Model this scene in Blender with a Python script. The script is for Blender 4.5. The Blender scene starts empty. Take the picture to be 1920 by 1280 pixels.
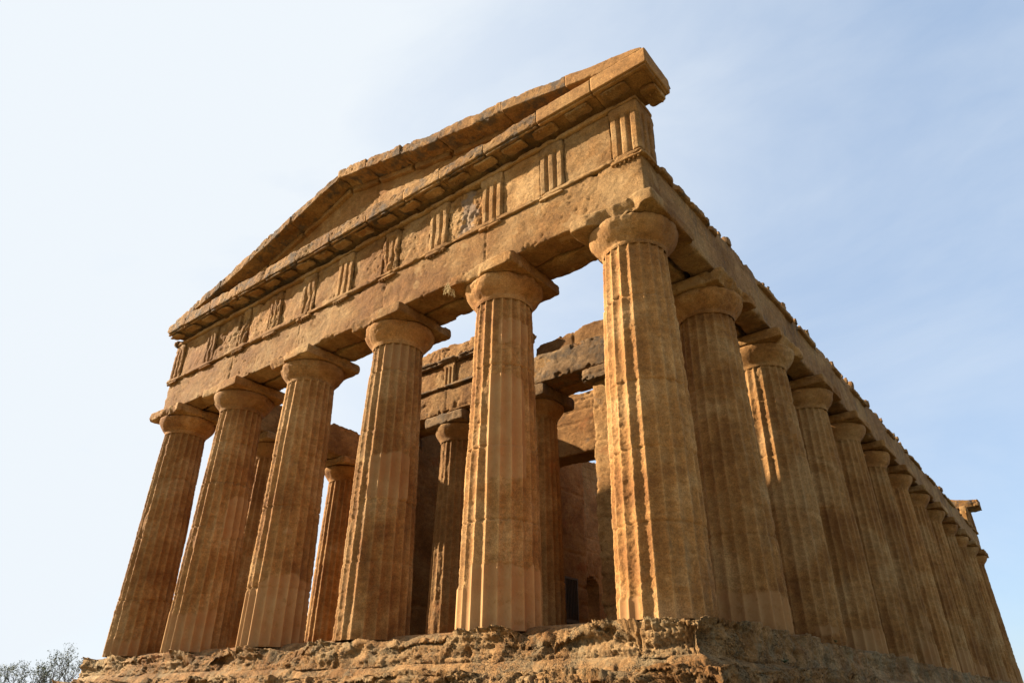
import bpy, math, random
import numpy as np
from mathutils import Matrix, Vector

S = bpy.context.scene
random.seed(5)

# ------------------------------------------------------------------ camera
cam_d = bpy.data.cameras.new('camera')
cam = bpy.data.objects.new('camera', cam_d)
S.collection.objects.link(cam)
YAW, PITCH, ROLL = 0.675, 0.485, 0.009
cy, sy, cp, sp = math.cos(YAW), math.sin(YAW), math.cos(PITCH), math.sin(PITCH)
f_ = Vector((-sy*cp, cy*cp, sp)); r_ = Vector((cy, sy, 0)); u_ = r_.cross(f_)
rr = r_*math.cos(ROLL)+u_*math.sin(ROLL); uu = -r_*math.sin(ROLL)+u_*math.cos(ROLL)
M = Matrix((rr, uu, -f_)).transposed().to_4x4()
M.translation = Vector((4.654, -9.300, -1.052))
cam.matrix_world = M
cam_d.sensor_width = 36.0
cam_d.lens = 0.672*36.0
cam_d.clip_start = 0.05
cam_d.clip_end = 6000
S.camera = cam

# ------------------------------------------------------------------ light
SUN_AZ, SUN_EL = math.radians(203.0), math.radians(27.0)      # azimuth counter-clockwise from +X
to_sun = Vector((math.cos(SUN_AZ)*math.cos(SUN_EL), math.sin(SUN_AZ)*math.cos(SUN_EL), math.sin(SUN_EL)))
sd = bpy.data.lights.new('sun', 'SUN')
sd.energy = 5.0; sd.angle = math.radians(0.6); sd.color = (1.0, 0.885, 0.715)
sun = bpy.data.objects.new('sun', sd); S.collection.objects.link(sun)
sun.rotation_euler = to_sun.to_track_quat('Z', 'Y').to_euler()

W = bpy.data.worlds.new('World'); S.world = W; W.use_nodes = True
nt = W.node_tree; nt.nodes.clear()
def wn(t, **k):
    n = nt.nodes.new(t)
    for a, b in k.items(): setattr(n, a, b)
    return n
sky = wn('ShaderNodeTexSky', sky_type='NISHITA', sun_disc=False, sun_elevation=SUN_EL,
         sun_rotation=math.pi/2-SUN_AZ, altitude=200, air_density=1.0, dust_density=1.0, ozone_density=1.5)
# thin cirrus veil, brightest round the sun
geo = wn('ShaderNodeTexCoord')
mp = wn('ShaderNodeMapping'); mp.inputs['Scale'].default_value = (1.0, 1.9, 3.0); mp.inputs['Rotation'].default_value = (0.3, 0.2, 0.6)
nz = wn('ShaderNodeTexNoise'); nz.inputs['Scale'].default_value = 1.6; nz.inputs['Detail'].default_value = 9; nz.inputs['Roughness'].default_value = .58; nz.inputs['Distortion'].default_value = 0.6
rmp = wn('ShaderNodeMapRange'); rmp.inputs[1].default_value = .38; rmp.inputs[2].default_value = .75; rmp.inputs[3].default_value = .04; rmp.inputs[4].default_value = .40
dot = wn('ShaderNodeVectorMath', operation='DOT_PRODUCT'); dot.inputs[1].default_value = to_sun
r2 = wn('ShaderNodeMapRange'); r2.inputs[1].default_value = .0; r2.inputs[2].default_value = 0.90; r2.inputs[3].default_value = 0.0; r2.inputs[4].default_value = .95; r2.interpolation_type = 'SMOOTHSTEP'
add = wn('ShaderNodeMath', operation='ADD', use_clamp=True)
mix = wn('ShaderNodeMix', data_type='RGBA'); mix.inputs[7].default_value = (5.15, 5.5, 5.85, 1)
bg = wn('ShaderNodeBackground'); bg.inputs[1].default_value = 0.05
out = wn('ShaderNodeOutputWorld')
L = nt.links.new
L(geo.outputs['Generated'], mp.inputs[0]); L(mp.outputs[0], nz.inputs[0]); L(nz.outputs[0], rmp.inputs[0])
L(geo.outputs['Generated'], dot.inputs[0]); L(dot.outputs['Value'], r2.inputs[0])
L(rmp.outputs[0], add.inputs[0]); L(r2.outputs[0], add.inputs[1]); L(add.outputs[0], mix.inputs[0])
tint = wn('ShaderNodeMix', data_type='RGBA', blend_type='MULTIPLY'); tint.inputs[0].default_value = 1.0
tint.inputs[7].default_value = (1.30, 1.38, 1.42, 1)
L(sky.outputs[0], tint.inputs[6]); veil = wn('ShaderNodeMix', data_type='RGBA'); veil.inputs[7].default_value = (2.95, 3.85, 5.2, 1)
r3 = wn('ShaderNodeMapRange'); r3.inputs[1].default_value = -.85; r3.inputs[2].default_value = -.25; r3.inputs[3].default_value = .15; r3.inputs[4].default_value = .65
L(dot.outputs['Value'], r3.inputs[0]); L(r3.outputs[0], veil.inputs[0]); L(tint.outputs[2], veil.inputs[6]); L(veil.outputs[2], mix.inputs[6]); L(mix.outputs[2], bg.inputs[0]); L(bg.outputs[0], out.inputs[0])

S.view_settings.view_transform = 'Standard'; S.view_settings.look = 'None'
S.view_settings.exposure = 1.75; S.view_settings.gamma = 1.0
S.render.engine = 'CYCLES'
S.cycles.max_bounces = 8; S.cycles.diffuse_bounces = 3

# ------------------------------------------------------------------ noise (numpy)
_rng = np.random.RandomState(11)
_perm = np.concatenate([_rng.permutation(256)]*3).astype(np.int32)
_g = _rng.normal(size=(256, 3)).astype(np.float32); _g /= np.linalg.norm(_g, axis=1)[:, None]
def perlin(P):
    P = np.asarray(P, np.float32)
    I = np.floor(P).astype(np.int32); F = P-I; I &= 255
    U = F*F*F*(F*(F*6-15)+10)
    res = 0
    for dx in (0, 1):
        a = _perm[I[:, 0]+dx]; wx = U[:, 0] if dx else 1-U[:, 0]
        for dy in (0, 1):
            b = _perm[a+I[:, 1]+dy]; wy = U[:, 1] if dy else 1-U[:, 1]
            for dz in (0, 1):
                c = _perm[b+I[:, 2]+dz]; wz = U[:, 2] if dz else 1-U[:, 2]
                g = _g[c & 255]
                res = res+wx*wy*wz*(g[:, 0]*(F[:, 0]-dx)+g[:, 1]*(F[:, 1]-dy)+g[:, 2]*(F[:, 2]-dz))
    return res*1.6
def fbm(P, f, oct=4, gain=.5, lac=2.03, ridged=False):
    P = np.asarray(P, np.float32)*np.float32(f); a = 1.0; s = 0; t = 0
    for o in range(oct):
        n = perlin(P+17.3*o)
        if ridged: n = 1-2*np.abs(n)
        s = s+a*n; t += a; a *= gain; P = P*lac
    return s/t
def worley(P):
    """broken-rock cells: random value per cell, and distance to the cell wall"""
    P = np.asarray(P, np.float32); I = np.floor(P).astype(np.int32)
    d1 = np.full(len(P), 9., np.float32); d2 = d1.copy(); h1 = np.zeros(len(P), np.int32)
    for dx in (-1, 0, 1):
        for dy in (-1, 0, 1):
            for dz in (-1, 0, 1):
                C = I+np.array([dx, dy, dz], np.int32); c = C & 255
                h = _perm[_perm[_perm[c[:, 0]]+c[:, 1]]+c[:, 2]]
                q = C+.5+.5*_g[h]
                d = np.sqrt(((P-q)**2).sum(1))
                m = d < d1
                d2 = np.where(m, d1, np.minimum(d2, d)); h1 = np.where(m, h, h1); d1 = np.where(m, d, d1)
    return (_perm[h1]/255.).astype(np.float32), d2-d1
def sstep(a, b, x):
    t = np.clip((x-a)/(b-a), 0, 1); return t*t*(3-2*t)

# ------------------------------------------------------------------ mesh helpers
def mesh_np(name, V, F, attrs=None, smooth=True):
    me = bpy.data.meshes.new(name)
    V = np.asarray(V, np.float32); F = np.asarray(F, np.int32)
    me.vertices.add(len(V)); me.vertices.foreach_set('co', V.ravel())
    k = F.shape[1]
    me.loops.add(F.size); me.loops.foreach_set('vertex_index', F.ravel())
    me.polygons.add(len(F))
    me.polygons.foreach_set('loop_start', np.arange(0, F.size, k, dtype=np.int32))
    try: me.polygons.foreach_set('loop_total', np.full(len(F), k, np.int32))
    except Exception: pass
    me.polygons.foreach_set('use_smooth', np.full(len(F), smooth, bool))
    me.update(calc_edges=True)
    for n, a in (attrs or {}).items():
        at = me.attributes.new(n, 'FLOAT', 'POINT'); at.data.foreach_set('value', np.asarray(a, np.float32))
    return me
def link(name, me, mat, parent=None, loc=(0, 0, 0)):
    if not me.materials: me.materials.append(mat)
    o = bpy.data.objects.new(name, me); S.collection.objects.link(o)
    o.location = loc
    if parent: o.parent = parent
    return o
def empty(name, loc=(0, 0, 0)):
    o = bpy.data.objects.new(name, None); S.collection.objects.link(o); o.location = loc; return o
def tag(o, label=None, cat=None, group=None, kind=None):
    for k, v in (('label', label), ('category', cat), ('group', group), ('kind', kind)):
        if v: o[k] = v
    return o
def cat_mesh(parts):
    V = []; F = []; n = 0
    for v, f in parts:
        V.append(v); F.append(np.asarray(f)+n); n += len(v)
    return np.concatenate(V), np.concatenate(F)

def lattice_box(b, res):
    """surface of a box as a welded quad grid -> V, F"""
    x0, x1, y0, y1, z0, z1 = b
    if np.isscalar(res): res = (res,)*3
    n = [max(1, int(round((b[2*i+1]-b[2*i])/res[i]))) for i in range(3)]
    ax = [np.linspace(b[2*i], b[2*i+1], n[i]+1) for i in range(3)]
    keys = []; 
    def key(i, j, k): return (i*(n[1]+1)+j)*(n[2]+1)+k
    quads = []
    def face(axis, side):
        o = [a for a in range(3) if a != axis]
        A, B = np.meshgrid(np.arange(n[o[0]]+1), np.arange(n[o[1]]+1), indexing='ij')
        c = [None]*3; c[o[0]] = A; c[o[1]] = B; c[axis] = np.full_like(A, n[axis] if side else 0)
        K = key(*c)
        q = np.stack([K[:-1, :-1], K[1:, :-1], K[1:, 1:], K[:-1, 1:]], -1).reshape(-1, 4)
        flip = (side == 0) ^ (axis == 1)
        return q[:, ::-1] if flip else q
    for a in range(3):
        for s in (0, 1): quads.append(face(a, s))
    Q = np.concatenate(quads)
    uq, inv = np.unique(Q, return_inverse=True)
    k = uq % (n[2]+1); j = (uq//(n[2]+1)) % (n[1]+1); i = uq//((n[2]+1)*(n[1]+1))
    V = np.stack([ax[0][i], ax[1][j], ax[2][k]], -1)
    return V, inv.reshape(-1, 4)

def erode(V, b, rough=.02, wear=.03, wr=.05, seed=0., fine=.006, joints=(), jaxis=0, pits=0., big=0.0, low=1.3):
    """weather a box: rounded, chipped edges, pitted faces, joint grooves"""
    b = np.array(b, float); lo, hi = b[0::2], b[1::2]
    dl = V-lo; dh = hi-V
    r0 = np.minimum(wr, (hi-lo)*.35+1e-6)
    N = np.exp(-dh/r0)-np.exp(-dl/r0)
    nl = np.linalg.norm(N, axis=1)[:, None]; N = N/np.maximum(nl, 1e-6)
    D = np.sort(np.minimum(dl, dh), axis=1)
    e = D[:, 1]; e3 = D[:, 2]
    Q = V+seed*np.array([3.7, 1.9, 2.3])
    a = rough*(fbm(Q, low, 3)+.25)*1.2+rough*.6*np.maximum(fbm(Q, 5.0, 4, .55), -.3)+fine*fbm(Q, 26, 3, .6)
    cn = fbm(Q+9.1, 1.6, 4, .6)
    chip = np.clip(.35+1.5*cn, .08, 1.6)
    # local breaks along the edges
    a = a+wear*1.3*sstep(.18, .30, fbm(Q+33, 2.1, 4, .6))*np.exp(-(e/(wr*1.8))**1.3)
    a = a+wear*chip*np.exp(-(e/wr)**1.3)
    a = a+wear*.8*np.exp(-(e3/(wr*1.2))**1.3)
    if big: a = a+big*sstep(.12, .5, fbm(Q+4.4, .8, 4, .55))
    if pits:
        pm = sstep(-.1, .35, fbm(Q+2.2, 1.1, 2))
        a = a+pits*sstep(.22, .6, fbm(Q, 11, 2, .5))*(.3+pm)+pits*.5*sstep(.2, .55, fbm(Q, 24, 2, .5))*(.3+pm)
    off = np.zeros(len(V))
    for i, jx in enumerate(joints):
        d = np.abs(V[:, jaxis]-jx+.01*fbm(Q, 2.0, 2))
        a = a+.035*np.exp(-(d/.013)**2)+.02*np.exp(-(d/.07)**2)*np.clip(.2+2*fbm(Q+5, 4, 3), 0, 1.3)
        off += np.where(V[:, jaxis] > jx, 1, -1)*.006*math.sin(7.7*jx+seed)
    return V-N*(a+off)[:, None]

def block(name, b, res, mat, parent, fn=None, post=None, ext=0., **k):
    V, F = lattice_box(b, res)
    b = (b[0]-ext, b[1]+ext, *b[2:])
    if fn is not None: V0 = V; V = fn(V)
    V = erode(V, b, **k) if fn is None else V+(erode(V0, b, **k)-V0)
    if post is not None: V = post(V)
    return link(name, mesh_np(name, V, F), mat, parent)

# ------------------------------------------------------------------ materials
def stone(name, dark, mid, light, lichen=None, lic=(.62, .72), lic_amt=.8, strata=3.2, bump=1.0, red=None, patch=None,
          streak=False, pitamt=1.0, pr=1.0, pcol=.35):
    TN = (.60, .525, .41)
    tone = lambda c: tuple(a*b for a, b in zip(c, TN)) if c else c
    dark, mid, light, red, patch = map(tone, (dark, mid, light, red, patch))
    if lichen: lichen = tuple(.6*a for a in lichen)
    m = bpy.data.materials.new(name); m.use_nodes = True
    t = m.node_tree; N = t.nodes; K = t.links.new
    bs = N['Principled BSDF']; bs.inputs['Roughness'].default_value = .93
    bs.inputs['Specular IOR Level'].default_value = .15
    g = N.new('ShaderNodeNewGeometry').outputs['Position']
    def mapv(scale, src=g):
        n = N.new('ShaderNodeMapping'); n.inputs['Scale'].default_value = scale; K(src, n.inputs[0]); return n.outputs[0]
    def noise(scale, detail, rough, vec=g, dist=0.):
        n = N.new('ShaderNodeTexNoise'); n.inputs['Scale'].default_value = scale; n.inputs['Detail'].default_value = detail
        n.inputs['Roughness'].default_value = rough; n.inputs['Distortion'].default_value = dist; K(vec, n.inputs[0]); return n.outputs[0]
    def ramp(src, pts):
        n = N.new('ShaderNodeValToRGB'); e = n.color_ramp.elements
        while len(e) < len(pts): e.new(.5)
        for q, (p, c) in zip(e, pts): q.position = p; q.color = (*c, 1) if len(c) == 3 else c
        K(src, n.inputs[0]); return n.outputs[0]
    def mrange(src, a, b, c, d):
        n = N.new('ShaderNodeMapRange'); n.interpolation_type = 'SMOOTHSTEP'
        for i, v in enumerate((a, b, c, d)): n.inputs[i+1].default_value = v
        K(src, n.inputs[0]); return n.outputs[0]
    def mixc(f, a, b, mode='MIX'):
        n = N.new('ShaderNodeMix'); n.data_type = 'RGBA'; n.blend_type = mode
        for i, v in ((0, f), (6, a), (7, b)):
            if isinstance(v, (int, float)): n.inputs[i].default_value = v
            elif isinstance(v, tuple): n.inputs[i].default_value = (*v, 1)
            else: K(v, n.inputs[i])
        return n.outputs[2]
    def mth(op, a, b=0.):
        n = N.new('ShaderNodeMath'); n.operation = op
        for i, v in enumerate((a, b)):
            if isinstance(v, (int, float)): n.inputs[i].default_value = v
            else: K(v, n.inputs[i])
        return n.outputs[0]
    n1 = noise(.75, 9, .62, dist=.4)
    col = ramp(n1, [(.38, dark), (.5, mid), (.63, light)])
    ns = noise(4.0, 10, .68, mapv((1, 1, 1+(strata-1)*.55)))
    n3 = noise(46., 8, .75)
    n4 = noise(13., 8, .65)
    v1 = mrange(ns, .3, .7, .80, 1.16); col = mixc(1., col, v1, 'MULTIPLY')
    v2 = mrange(n3, .34, .66, .66, 1.30); col = mixc(1., col, v2, 'MULTIPLY')
    v3 = mrange(n4, .3, .7, .84, 1.14); col = mixc(1., col, v3, 'MULTIPLY')
    # pits of the shelly limestone, their cavity shade painted in as darker colour
    vo = N.new('ShaderNodeTexVoronoi'); vo.inputs['Scale'].default_value = 46.; K(mapv((1, 1, 1.5)), vo.inputs[0])
    vo2 = N.new('ShaderNodeTexVoronoi'); vo2.inputs['Scale'].default_value = 15.; K(mapv((1, 1, 1.7)), vo2.inputs[0])
    pm = mrange(noise(2.2, 5, .6), .42, .62, 0., 1.)
    p1 = mth('MULTIPLY', mrange(vo.outputs['Distance'], .12*pr, .30*pr, 1., 0.), pm)
    p2 = mth('MULTIPLY', mrange(vo2.outputs['Distance'], .08*pr, .22*pr, 1., 0.), mrange(noise(1.3, 3, .5), .5, .62, 0., 1.))
    pit = mth('MULTIPLY', mth('MAXIMUM', p1, p2), pitamt)
    col = mixc(mth('MULTIPLY', pit, pcol), col, tuple(c*.45 for c in dark))
    if red:
        col = mixc(mth('MULTIPLY', mrange(noise(.9, 8, .66, mapv((1, 1, 1.3))), .56, .68, 0., .75), 1.), col, red)
    if patch:
        col = mixc(mrange(noise(1.7, 5, .5), .62, .65, 0., .6), col, patch)
    # soft mineral staining: pale crust
    col = mixc(mrange(noise(3.1, 10, .7), .60, .72, 0., .30), col, tuple(min(1, c*1.35+.02) for c in light))
    if lichen:
        vec = mapv((1, 1, .22)) if streak else g
        lf = mrange(noise(2.6, 12, .74, vec), lic[0], lic[1], 0., lic_amt)
        col = mixc(lf, col, lichen)
    st = N.new('ShaderNodeAttribute'); st.attribute_name = 'stucco'; st = st.outputs['Fac']
    scol = mixc(mrange(noise(1.9, 6, .6), .35, .65, 0., 1.), (.305, .145, .055), (.335, .190, .080))
    scol = mixc(mrange(noise(30, 5, .65), .3, .7, 0., .25), scol, mid)
    col = mixc(mth('MULTIPLY', st, mrange(noise(7., 9, .7), .34, .52, .35, .9)), col, scol)
    gr = N.new('ShaderNodeAttribute'); gr.attribute_name = 'mortar'
    col = mixc(gr.outputs['Fac'], col, (.16, .13, .105))
    # flute relief shading painted in beside wear and patina: pale arrises, dark hollows
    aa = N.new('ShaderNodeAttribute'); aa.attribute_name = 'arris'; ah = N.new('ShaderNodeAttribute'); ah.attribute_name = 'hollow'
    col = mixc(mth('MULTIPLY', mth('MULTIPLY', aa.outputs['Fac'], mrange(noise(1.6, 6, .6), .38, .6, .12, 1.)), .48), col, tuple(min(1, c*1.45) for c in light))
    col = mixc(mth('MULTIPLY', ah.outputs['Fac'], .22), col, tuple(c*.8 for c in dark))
    oi = N.new('ShaderNodeObjectInfo')
    col = mixc(1., col, mrange(oi.outputs['Random'], 0, 1, .86, 1.10), 'MULTIPLY')
    K(col, bs.inputs['Base Color'])
    h = mth('MULTIPLY', ns, .016)
    h = mth('ADD', h, mth('MULTIPLY', n4, .020))
    h = mth('ADD', h, mth('MULTIPLY', n3, .019))
    h = mth('SUBTRACT', h, mth('MULTIPLY', pit, .020))
    h = mth('MULTIPLY', h, mth('SUBTRACT', 1.0, mth('MULTIPLY', st, .9)))
    bp = N.new('ShaderNodeBump'); bp.inputs['Strength'].default_value = bump; bp.inputs['Distance'].default_value = 1.0
    K(h, bp.inputs['Height']); K(bp.outputs[0], bs.inputs['Normal'])
    return m

M_COL = stone('tufa_column', (.32, .150, .052), (.465, .248, .092), (.60, .385, .190), lichen=(.22, .15, .08), lic=(.55, .70), lic_amt=.4, streak=True, bump=.65)
M_ENT = stone('tufa_entablature', (.35, .175, .060), (.45, .255, .100), (.58, .385, .195), lichen=(.22, .15, .08), lic=(.63, .78), lic_amt=.5,
              patch=(.62, .42, .22), strata=2.0)
M_CORN = stone('tufa_cornice', (.33, .175, .065), (.44, .255, .105), (.52, .33, .155), lichen=(.12, .095, .07), lic=(.46, .60), lic_amt=.8)
M_NEWC = stone('tufa_cornice_smooth', (.36, .19, .07), (.45, .25, .10), (.52, .32, .14), strata=1.2, bump=.6)
M_FLANK = stone('tufa_flank_beam', (.30, .165, .07), (.40, .235, .11), (.46, .30, .15), lichen=(.10, .085, .065), lic=(.52, .66), lic_amt=.85, streak=True)
M_DARKB = stone('tufa_blackened_beam', (.26, .16, .08), (.34, .22, .12), (.42, .29, .17), lichen=(.085, .072, .055), lic=(.45, .62), lic_amt=.65, bump=1.2)
M_CELLA = stone('tufa_cella', (.32, .165, .06), (.43, .24, .095), (.53, .33, .15), lichen=(.13, .10, .07), lic=(.58, .70), lic_amt=.6,
                red=(.42, .17, .06), bump=1.2)
M_STEP = stone('tufa_step', (.34, .18, .070), (.48, .29, .135), (.60, .43, .25), lichen=(.26, .215, .12), lic=(.47, .60), lic_amt=.5,
               red=(.46, .22, .09), bump=1.3, strata=1.3, pitamt=1.6, pr=1.45, pcol=.6)
M_STEPG = M_STEP

def simple(name, col, rough=.8, metal=0.):
    m = bpy.data.materials.new(name); m.use_nodes = True; t = m.node_tree
    b = t.nodes['Principled BSDF']; b.inputs['Roughness'].default_value = rough; b.inputs['Metallic'].default_value = metal
    n = t.nodes.new('ShaderNodeTexNoise'); n.inputs['Scale'].default_value = 14; n.inputs['Detail'].default_value = 8
    r = t.nodes.new('ShaderNodeValToRGB'); r.color_ramp.elements[0].position = .3; r.color_ramp.elements[1].position = .7
    r.color_ramp.elements[0].color = (*[c*.65 for c in col], 1); r.color_ramp.elements[1].color = (*[min(1, c*1.3) for c in col], 1)
    g = t.nodes.new('ShaderNodeNewGeometry')
    t.links.new(g.outputs['Position'], n.inputs[0]); t.links.new(n.outputs[0], r.inputs[0]); t.links.new(r.outputs[0], b.inputs['Base Color'])
    return m
M_IRON = simple('painted_iron', (.06, .042, .028), .6, .2)
M_BARK = simple('grey_bark', (.055, .048, .05), .9)
M_LEAF = simple('sparse_leaf', (.06, .085, .03), .7)
M_STRAW = simple('dry_grass', (.42, .30, .13), .9)

# ------------------------------------------------------------------ ground (structure)
def ground():
    n = 160
    t = np.linspace(-1, 1, n+1); c = np.sign(t)*(np.abs(t)**3.2)*2500
    X, Y = np.meshgrid(c-6, c+10, indexing='ij')
    P = np.stack([X.ravel(), Y.ravel(), np.zeros(X.size)], -1)
    d = np.hypot(P[:, 0]+7.7, P[:, 1]-19)
    P[:, 2] = -2.62+.10*fbm(P, .35, 4)-.0*d-np.clip((d-60)*.06, 0, 25)+fbm(P, .01, 3)*np.clip((d-80)*.02, 0, 8)
    idx = np.arange(X.size).reshape(X.shape)
    F = np.stack([idx[:-1, :-1], idx[1:, :-1], idx[1:, 1:], idx[:-1, 1:]], -1).reshape(-1, 4)
    m = bpy.data.materials.new('dry_earth'); m.use_nodes = True; tt = m.node_tree
    b = tt.nodes['Principled BSDF']; b.inputs['Roughness'].default_value = .95
    a = tt.nodes.new('ShaderNodeTexNoise'); a.inputs['Scale'].default_value = .8; a.inputs['Detail'].default_value = 12; a.inputs['Roughness'].default_value = .7
    r = tt.nodes.new('ShaderNodeValToRGB'); e = r.color_ramp.elements
    e[0].position = .35; e[0].color = (.09, .10, .035, 1); e[1].position = .62; e[1].color = (.26, .19, .10, 1)
    q = e.new(.48); q.color = (.16, .14, .06, 1)
    gg = tt.nodes.new('ShaderNodeNewGeometry'); bp = tt.nodes.new('ShaderNodeBump'); bp.inputs['Distance'].default_value = .08
    tt.links.new(gg.outputs['Position'], a.inputs[0]); tt.links.new(a.outputs[0], r.inputs[0]); tt.links.new(r.outputs[0], b.inputs['Base Color'])
    tt.links.new(a.outputs[0], bp.inputs['Height']); tt.links.new(bp.outputs[0], b.inputs['Normal'])
    tag(link('ground', mesh_np('ground', P, F), m), kind='structure')
ground()

# ------------------------------------------------------------------ the temple
T = empty('temple', (0, 0, 0))
tag(T, 'ruined golden sandstone Greek temple with fluted columns and a weathered pediment', 'temple')

FX = [0, -3.0, -6.1, -9.3, -12.4, -15.4]
FY = [0, 3.0, 6.1]+[6.1+3.206*i for i in range(1, 9)]+[6.1+8*3.206+3.1, 6.1+8*3.206+6.1]
YB = FY[-1]; XL = FX[-1]
RB, RN, ZN = .715, .573, 5.99

# ---- stepped platform
def near_spacing(a, b, focus, fine, coarse, grow):
    """1-D samples a..b, dense near focus"""
    pts = [a]
    while pts[-1] < b:
        d = abs(pts[-1]-focus); pts.append(pts[-1]+min(coarse, fine+grow*d))
    pts[-1] = b
    return np.array(pts)

def step_ring(name, off, ztop, zbot, inset, fine, amp, seed, mat, rnd_=.03):
    x0, x1, y0, y1 = XL-off, off, -off, YB+off
    xs = near_spacing(0, x1-x0, 0, fine, .12, .0022)      # distance from near corner along the front
    ys = near_spacing(0, y1-y0, 0, fine, .20, .0060)
    lx = near_spacing(0, y1-y0, 0, .12, .5, .02); bx = near_spacing(0, x1-x0, 0, .3, .5, .01)
    # path: left back -> left front -> near corner -> right back -> left back
    pts = []; tang = []
    def seg(P): pts.extend(P)
    left = [(x0, y1-d, -1, 0) for d in (lx[::1])]
    front = [(x1-d, y0, 0, -1) for d in xs[::-1]]
    right = [(x1, y0+d, 1, 0) for d in ys]
    back = [(x1-d, y1, 0, 1) for d in bx]
    path = left[:-1]+[(x0, y0, -1, -1)]+front[1:-1]+[(x1, y0, 1, -1)]+right[1:-1]+[(x1, y1, 1, 1)]+back[1:-1]+[(x0, y1, -1, 1)]
    path = path[:-1]; path[0] = (x0, y1, -1, 1)
    A = np.array(path, float)
    # profile: inset distance inward / height
    h = ztop-zbot; nr = int(h/fine*.8)
    prof = [(inset*(1-i/ (nr*.9)), ztop) for i in range(int(nr*.9))]
    prof += [(0, ztop-h*i/nr) for i in range(nr+1)]
    prof += [(.3, zbot)]
    prof = np.array(prof)
    n, m = len(A), len(prof)
    X = A[:, None, 0]-A[:, None, 2]*prof[None, :, 0]
    Y = A[:, None, 1]-A[:, None, 3]*prof[None, :, 0]
    pin2 = np.clip(prof[None, :, 0], 0, None)+0*X
    X = np.where(np.abs(A[:, None, 2])+0*X > .5, X, np.clip(X, x0+pin2, x1-pin2)); Y = np.where(np.abs(A[:, None, 3])+0*Y > .5, Y, np.clip(Y, y0+pin2, y1-pin2))
    Z = np.broadcast_to(prof[None, :, 1], X.shape)
    V = np.stack([X, Y, Z], -1).reshape(-1, 3).astype(float)
    O = np.stack([A[:, None, 2]+0*X, A[:, None, 3]+0*X, 0*X], -1).reshape(-1, 3)
    O /= np.linalg.norm(O, axis=1)[:, None]
    pin = np.broadcast_to(prof[None, :, 0], X.shape).ravel(); pz = Z.ravel()
    dtop = ztop-pz                      # 0 on tread
    wu = np.exp(-dtop/.07); wo = np.exp(-pin/.07)
    cr = .20
    NX = np.exp(-(x1-V[:, 0])/cr)-np.exp(-(V[:, 0]-x0)/cr); NY = np.exp(-(y1-V[:, 1])/cr)-np.exp(-(V[:, 1]-y0)/cr)
    OH = np.stack([NX, NY, 0*NX], -1); OH /= np.maximum(np.linalg.norm(OH, axis=1), 1e-9)[:, None]
    N = OH*wo[:, None]; N[:, 2] = wu*np.where(pin >= 0, 1, 0); N /= np.maximum(np.linalg.norm(N, axis=1), .5)[:, None]
    # which of the four sides -> coordinate along it
    along = np.where(np.abs(O[:, 0]) > .9, V[:, 1], V[:, 0])
    Q = V+seed
    big = fbm(Q, .9, 3); mid = fbm(Q*np.array([1, 1, 1.7]), 2.6, 4, .55); rid = fbm(Q*np.array([1, 1, 1.5]), 5.5, 4, .55, ridged=True)
    flank = sstep(.2, 1.2, V[:, 1])          # the long side is less eaten away
    k = amp*(1-.5*flank)
    edge = np.exp(-((pin+dtop)/.20))
    lay = fbm(Q*np.array([.55, .55, 5.0]), 1.6, 4, .55)
    dc_ = np.hypot(x1-V[:, 0], V[:, 1]-y0)
    zone = .15+.85*sstep(-.18, .22, fbm(Q+63, .7, 3))
    jl = np.array([jj+.18*math.sin(jj*5.1+seed) for jj in np.arange(-17.2, 40, 1.42)])
    bi = np.searchsorted(jl, along)+np.where(np.abs(O[:, 0]) > .9, 57, 0)
    bi = np.where(dc_ < .75, 0, bi)
    br = _perm[(bi*7+int(seed*10)) & 255]/255.; bz = _perm[(bi*13+int(seed*10)+91) & 255]/255.
    zone *= .35+1.1*bz
    a = k*(.04+.09*br**1.5*sstep(.0, .1, dtop+pin)+rnd_*np.exp(-(dtop/.10))*np.exp(-pin/.22)*(.6+1.2*np.maximum(big+.3, 0))+.30*np.maximum(big+.10, -.05)*(.15+edge)+.035*np.maximum(mid, -.35)*(.3+edge)-.010*rid+.07*np.maximum(lay, -.35)*(pin <= 0)+.02)
    under = np.exp(-((dtop-.62*(ztop-zbot))/.13)**2)*np.exp(-pin/.05)
    a += k*.12*under*sstep(-.15, .35, fbm(Q+55, 1.1, 4))
    pmask = .15+.85*sstep(-.05, .3, fbm(Q+71, .8, 3))
    a += pmask*(k*.022*sstep(.22, .5, fbm(Q*np.array([1, 1, 1.3]), 6, 3, .55))+k*.022*sstep(.26, .42, fbm(Q, 14, 2, .5)))+k*.034*sstep(.18, .36, fbm(Q, 27, 2, .5))+k*.016*fbm(Q, 44, 2)
    cra = 1-np.abs(fbm(Q+13, 2.2, 4, .6))*3.2; crb = 1-np.abs(fbm(Q+37, 5.5, 3, .6))*3.0
    a += k*zone*(.055*np.clip(cra, 0, 1)**3+.022*np.clip(crb, 0, 1)**4)
    a += pmask*k*(.018*sstep(.30, .38, fbm(Q+5, 11, 2, .5))+.034*sstep(.25, .32, fbm(Q+8, 21, 2, .5)))
    dc = np.hypot(x1-V[:, 0], V[:, 1]-y0); a += k*.10*np.exp(-(dc/.28)**2)
    Qw = Q+.10*np.stack([fbm(Q, 3., 3), fbm(Q+7, 3., 3), fbm(Q+15, 3., 3)], -1)
    w1, e1 = worley(Qw*np.array([2.6, 2.6, 5.0])); w2, e2 = worley(Qw*np.array([7.5, 7.5, 12.])+3)
    ww = .35+.65*np.exp(-dtop/.25)
    a += k*ww*(.10*w1+.025*np.exp(-e1/.05)+zone*(.030*w2+.010*np.exp(-e2/.08)))-.03*k
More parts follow.
